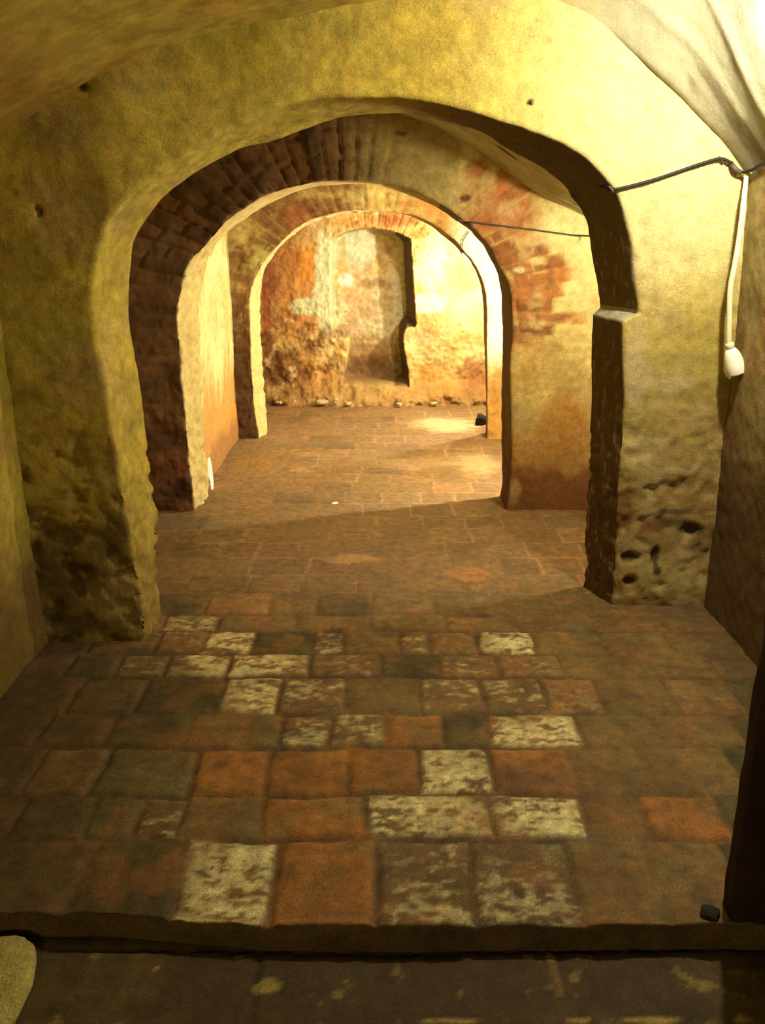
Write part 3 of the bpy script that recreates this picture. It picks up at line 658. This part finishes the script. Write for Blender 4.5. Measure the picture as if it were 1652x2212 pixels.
# ------------------------------------------------------------------ doorway wall nearest the camera (its right jamb shows at the frame's edge)
def block(name, x0, x1, y0, y1, z0, z1, c, r=0.03, res=0.03, kind='structure'):
    """a plastered masonry block with rounded arrises: lattice wrapped round the upright sides"""
    pts = []
    def arc(cx, cy, a0):
        for k in range(5):
            a = a0 + k * math.pi / 8; pts.append((cx + r * math.cos(a), cy + r * math.sin(a)))
    def run(a, b):
        L = math.hypot(b[0] - a[0], b[1] - a[1]); n = max(2, int(L / res))
        for k in range(1, n): pts.append((a[0] + (b[0] - a[0]) * k / n, a[1] + (b[1] - a[1]) * k / n))
    arc(x0 + r, y0 + r, math.pi); run((x0 + r, y0), (x1 - r, y0)); arc(x1 - r, y0 + r, 1.5 * math.pi); run((x1, y0 + r), (x1, y1 - r))
    arc(x1 - r, y1 - r, 0); run((x1 - r, y1), (x0 + r, y1)); arc(x0 + r, y1 - r, 0.5 * math.pi); run((x0, y1 - r), (x0, y0 + r)); pts.append(pts[0])
    pts = np.array(pts); zz = np.arange(z0, z1 + res, res)
    P = np.zeros((len(pts), len(zz), 3)); P[..., 0] = pts[:, None, 0]; P[..., 1] = pts[:, None, 1]; P[..., 2] = zz[None, :]
    x, y, z = P[..., 0].copy(), P[..., 1].copy(), P[..., 2].copy()
    for ax in (0, 1): P[..., ax] += 0.010 * fbm(x, y, z, 4, 2, 7 * ax) + 0.005 * fbm(x, y, z, 14, 2, 7 * ax)
    P[-1] = P[0]
    lo = P[:, :1].copy(); lo[..., 0] = (x0 + x1) / 2; lo[..., 1] = (y0 + y1) / 2
    hi = P[:, -1:].copy(); hi[..., 0] = (x0 + x1) / 2; hi[..., 1] = (y0 + y1) / 2
    P = np.concatenate([lo, P, hi], 1)
    x, y, z = P[..., 0], P[..., 1], P[..., 2]
    col = plaster(x, y, z, c, c * 0.8, c * 1.15, 80)
    return grid_obj(name, P, col, M_WALL, flip=True, kind=kind)
jx = on_floor(1566, 1991)[0]
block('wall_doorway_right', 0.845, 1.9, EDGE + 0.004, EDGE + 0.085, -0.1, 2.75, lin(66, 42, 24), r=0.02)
block('wall_doorway_left', -1.9, -1.12, EDGE + 0.004, EDGE + 0.15, -0.1, 2.75, lin(120, 96, 50))
block('wall_doorway_lintel', -1.6, 1.6, EDGE + 0.01, EDGE + 0.14, 2.12, 2.78, lin(120, 96, 50))

# ------------------------------------------------------------------ things
def tag(o, label, cat, group=None):
    o['label'] = label; o['category'] = cat
    if group: o['group'] = group
    return o
def tube(name, pts, r, mat, parent=None, sides=10, n=None, smooth=True):
    pts = np.array(pts, float); n = n or len(pts) * 8
    pts = resample(pts, n); T = np.gradient(pts, axis=0); T /= np.linalg.norm(T, axis=1)[:, None]
    rr_ = np.full(n, r) if np.isscalar(r) else np.interp(np.linspace(0, 1, n), np.linspace(0, 1, len(r)), r)
    up = np.array([0.13, 0.31, 0.94]); verts, faces = [], []
    for i in range(n):
        a = np.cross(T[i], up); a /= np.linalg.norm(a); b = np.cross(a, T[i])
        for k in range(sides):
            t = 2 * math.pi * k / sides; verts.append(pts[i] + rr_[i] * (a * math.cos(t) + b * math.sin(t)))
    for i in range(n - 1):
        for k in range(sides):
            k2 = (k + 1) % sides; faces.append((i * sides + k, i * sides + k2, (i + 1) * sides + k2, (i + 1) * sides + k))
    faces.append(tuple(range(sides - 1, -1, -1))); faces.append(tuple((n - 1) * sides + k for k in range(sides)))
    me = bpy.data.meshes.new(name); me.from_pydata([tuple(v) for v in verts], [], faces); me.update()
    for p in me.polygons: p.use_smooth = len(p.vertices) == 4
    me.materials.append(mat)
    o = bpy.data.objects.new(name, me); C.objects.link(o)
    if parent: o.parent = parent
    return o
def lathe(name, prof, mat, parent, loc=(0, 0, 0), rot=(0, 0, 0), sides=32):
    verts, faces = [], []
    for r, z in prof:
        for k in range(sides):
            a = 2 * math.pi * k / sides; verts.append((r * math.cos(a), r * math.sin(a), z))
    for i in range(len(prof) - 1):
        for k in range(sides):
            k2 = (k + 1) % sides; faces.append((i * sides + k, i * sides + k2, (i + 1) * sides + k2, (i + 1) * sides + k))
    faces.append(tuple(range(sides))[::-1]); faces.append(tuple((len(prof) - 1) * sides + k for k in range(sides)))
    me = bpy.data.meshes.new(name); me.from_pydata(verts, [], faces); me.update()
    for p in me.polygons: p.use_smooth = len(p.vertices) == 4
    me.materials.append(mat)
    o = bpy.data.objects.new(name, me); C.objects.link(o); o.location = loc; o.rotation_euler = rot
    if parent: o.parent = parent
    return o
def rock(name, loc, size, mat, seed, box=0.8, rough=1.0):
    bpy_me = bpy.data.meshes.new(name); n, m = 20, 14; V = []; Fc = []
    for i in range(m + 1):
        th = math.pi * i / m
        for j in range(n):
            ph = 2 * math.pi * j / n; V.append((math.sin(th) * math.cos(ph), math.sin(th) * math.sin(ph), math.cos(th)))
    V = np.array(V)
    V = np.sign(V) * np.abs(V) ** box
    V = V * (1 + rough * 0.5 * fbm(V[:, 0], V[:, 1], V[:, 2], 1.1, 3, seed) + rough * 0.2 * fbm(V[:, 0], V[:, 1], V[:, 2], 3.1, 2, seed))[:, None]
    V = V * np.array(size)
    V[:, 2] -= V[:, 2].min()
    for i in range(m):
        for j in range(n):
            j2 = (j + 1) % n; Fc.append((i * n + j, (i + 1) * n + j, (i + 1) * n + j2, i * n + j2))
    bpy_me.from_pydata([tuple(v) for v in V], [], Fc); bpy_me.update()
    for p in bpy_me.polygons: p.use_smooth = True
    bpy_me.materials.append(mat)
    o = bpy.data.objects.new(name, bpy_me); C.objects.link(o); o.location = loc; o.rotation_euler = (0, 0, seed * 1.7)
    return o

U3 = lambda px, py, D: np.array(unproj(px, py, D))
def wall1(px, py, off): return U3(px, py, lambda x: DF1(x) - off)
# black supply cable: along the right wall, over the pier corner, sagging to the arch edge and through under it
root = bpy.data.objects.new('black_cable', None); C.objects.link(root); root.location = (0, 0, 0)
tag(root, 'black rubber electric cable slung across the whitewashed wall into the first arch', 'cable')
pts = [np.array([1.36, 2.6, 1.93]), np.array([1.375, 3.0, 1.845]), U3(1652, 352, 3.40), U3(1622, 368, 3.50), wall1(1596, 372, 0.02), wall1(1578, 352, 0.022), wall1(1556, 343, 0.02), wall1(1520, 352, 0.018), wall1(1470, 369, 0.016), wall1(1420, 386, 0.014), wall1(1370, 400, 0.012), wall1(1335, 408, 0.012), wall1(1318, 409, 0.008),
       U3(1303, 402, lambda x: DF1(x) + 0.05), U3(1282, 401, lambda x: DF1(x) + 0.11), U3(1262, 410, lambda x: DF1(x) + 0.18), U3(1243, 424, lambda x: DF1(x) + 0.24), U3(1239, 424, lambda x: DF1(x) + 0.30)]
tube('cable_run', pts, 0.0060, M_BLACK, root, n=160)
for p in (wall1(1556, 345, 0.012), wall1(1319, 409, 0.006), U3(1241, 425, lambda x: DF1(x) + 0.24)):
    tube('cable_clip', [p + np.array([-0.010, -0.004, 0.010]), p + np.array([0, -0.010, 0.0]), p + np.array([0.010, -0.002, -0.010])], 0.0042, M_IRON, root, n=10)
# thin wire along the second arch wall
root = bpy.data.objects.new('thin_wire', None); C.objects.link(root)
tag(root, 'thin grey wire stretched across the orange brickwork beside the second arch', 'wire')
w2 = lambda px, py, off=0.015: U3(px, py, 4.95 - off)
pts = [U3(1300, 512, 4.6), U3(1275, 510, 4.80), w2(1240, 508, .03), w2(1200, 503), w2(1150, 496), w2(1100, 490), w2(1050, 484), w2(1018, 480), w2(1008, 483, 0.005), U3(1000, 480, 4.99)]
tube('wire_run', pts, 0.0042, M_THIN, root, n=90)
for a, b in (((985, 473), (1000, 478)), ((1012, 481), (1020, 488))):
    tube('wire_clip', [w2(*a, 0.004), w2(0.5 * (a[0] + b[0]), 0.5 * (a[1] + b[1]), 0.014), w2(*b, 0.004)], 0.006, M_IRON, root, n=10)
# short wire and white tube lamp end at the third arch
root = bpy.data.objects.new('lamp_wire', None); C.objects.link(root)
tag(root, 'short dark wire curling down the bright pier to the third arch edge', 'wire')
w3 = lambda px, py, off=0.02: U3(px, py, 6.8 - off)
tube('wire_run', [w3(1013, 500), w3(1006, 509), w3(1000, 520), w3(997, 532)], 0.0032, M_BLACK, root, n=30)
tube('wire_clip', [w3(979, 517, 0.004), w3(986, 523, 0.02), w3(993, 531, 0.02), w3(997, 537, 0.004)], 0.006, M_IRON, root, n=16)
tub = bpy.data.objects.new('tube_lamp', None); C.objects.link(tub)
tag(tub, 'slim white unlit tube fixed to the edge of the third arch', 'lamp')
a, b = U3(999, 546, 6.87), U3(1018, 569, 6.87)
tube('tube_body', [a, b], 0.011, M_PAPER, tub, n=8)
tube('end_cap', [U3(995, 540, 6.87), a], 0.013, M_IRON, tub, n=6)

# hanging lamp socket on its cream cord
root = bpy.data.objects.new('pendant_socket', None); C.objects.link(root)
tag(root, 'white bell-shaped lamp socket hanging empty on a cream cord in the right corner', 'lamp socket')
OFFS = 0.10
pc = lambda px, py, o=OFFS: wall1(px, py, o)
cord = [pc(1612, 372, 0.03), pc(1610, 398, 0.055), pc(1606, 430, 0.085), pc(1601, 480), pc(1594, 530), pc(1586, 575), pc(1579, 610), pc(1576, 640), pc(1575, 690), pc(1574, 730), pc(1575, 752)]
tube('cord', cord, [0.0085, 0.0105, 0.0105, 0.0105], M_CORD, root, n=110, sides=14)
top = pc(1575, 742); bot = pc(1591, 806)
ax = (bot - top); L = np.linalg.norm(ax); ax /= L
import mathutils
rot = mathutils.Vector((0, 0, -1)).rotation_difference(mathutils.Vector(ax)).to_euler()
s = L / 0.125
lathe('collar', [(0.006, 0.004), (0.0155, 0.002), (0.017, -0.008), (0.0155, -0.022), (0.013, -0.024)], M_CORD, root, tuple(top), rot)
lathe('socket_shell', [(0.010, -0.018), (0.018, -0.022), (0.025, -0.034), (0.0305, -0.048), (0.0335, -0.062), (0.0365, -0.085), (0.0415, -L + 0.004), (0.040, -L), (0.034, -L), (0.033, -L + 0.03), (0.004, -L + 0.032)], M_SOCK, root, tuple(top), rot, 40)
lathe('socket_insert', [(0.004, -L + 0.036), (0.031, -L + 0.034), (0.031, -L + 0.012), (0.024, -L + 0.010), (0.023, -L + 0.028), (0.003, -L + 0.03)], M_IRON, root, tuple(top), rot)
# lump of knotted rope / mortar where cord and cable meet the corner
root = bpy.data.objects.new('wall_hook', None); C.objects.link(root)
tag(root, 'rough plastered iron hook in the corner above the hanging socket cord', 'hook')
tube('hook_bar', [pc(1590, 380, -0.01), pc(1600, 376, 0.02), pc(1614, 374, 0.045), pc(1630, 372, 0.03), pc(1645, 380, 0.0)], 0.008, M_STONE_PALE, root, n=30)
tube('hook_loop', [pc(1578, 352, 0.0), pc(1584, 360, 0.03), pc(1592, 368, 0.035), pc(1602, 374, 0.025)], 0.009, M_IRON, root, n=24)

# white card sliver by the left pier of the third bay
x0, y0 = on_floor(459, 1056)
card = bpy.data.meshes.new('white_card')
d = 5.32; cy = unproj(459, 1056, d)
def pth(px, py): return np.array(unproj(px, py, d))
lft = [(449,990),(447.5,1000),(447.5,1010),(449,1022),(451,1030),(454,1038),(455,1048),(457,1058)]
rgt = [(450.5,989),(453,998),(454.5,1008),(456,1018),(457,1028),(458.5,1038),(458.5,1048),(458.5,1058)]
V = []; F = []
zshift = pth(458, 1058)[2]
for a, b in zip(lft, rgt):
    A, B = pth(*a), pth(*b) + np.array([0.0, 0.012, 0])
    V += [tuple(A), tuple(B), tuple(B + np.array([0.004, 0.006, 0])), tuple(A + np.array([0.004, 0.006, 0]))]
for i in range(len(lft) - 1):
    for k in range(4):
        F.append((4 * i + k, 4 * i + (k + 1) % 4, 4 * i + 4 + (k + 1) % 4, 4 * i + 4 + k))
F += [(3, 2, 1, 0), tuple(4 * (len(lft) - 1) + k for k in range(4))]
card.from_pydata(V, [], F); card.materials.append(M_PAPER)
o = bpy.data.objects.new('white_card', card); C.objects.link(o)
tag(o, 'narrow white sliver of card standing against the lit left wall past the second arch', 'card')

# stones
def stone(name, px, py, size, mat, seed, label, group=None, z=0.0, **kw_):
    x, y = on_floor(px, py, z)
    return tag(rock(name, (x, y, z - 0.012), size, mat, seed, **kw_), label, 'stone', group)
o = stone('limestone_block', -88, 2170, (0.15, 0.16, 0.032), M_STONE_PALE, 3, 'pale yellow stone block lying on the dark lower floor at far left', z=LOW, box=0.45, rough=0.25)
o.rotation_euler = (0, 0, 0.12)
stone('stone_lump', 1039, 917, (0.045, 0.04, 0.05), M_DARK, 5, 'dark sooty lump on the floor beside the right pier of the third arch')
stone('stone_lump', 1533, 1974, (0.024, 0.02, 0.012), M_DARK, 8, 'small dark pebble on the paving beside the near right doorway jamb')
G = 'rubble stones along the foot of the far wall'
for k, (px, py, s) in enumerate(((629,866,.055),(652,864,.04),(696,869,.06),(724,866,.05),(752,870,.032),(862,871,.036),(938,869,.036),(964,865,.045),(990,862,.045),(602,868,.04))):
    stone('rubble_stone', px, py + 3, (s, s * 0.6, s * 0.42), M_STONE, 11 + k, 'rough pale rubble stone lying in the heap along the foot of the far wall', G, 0.03)
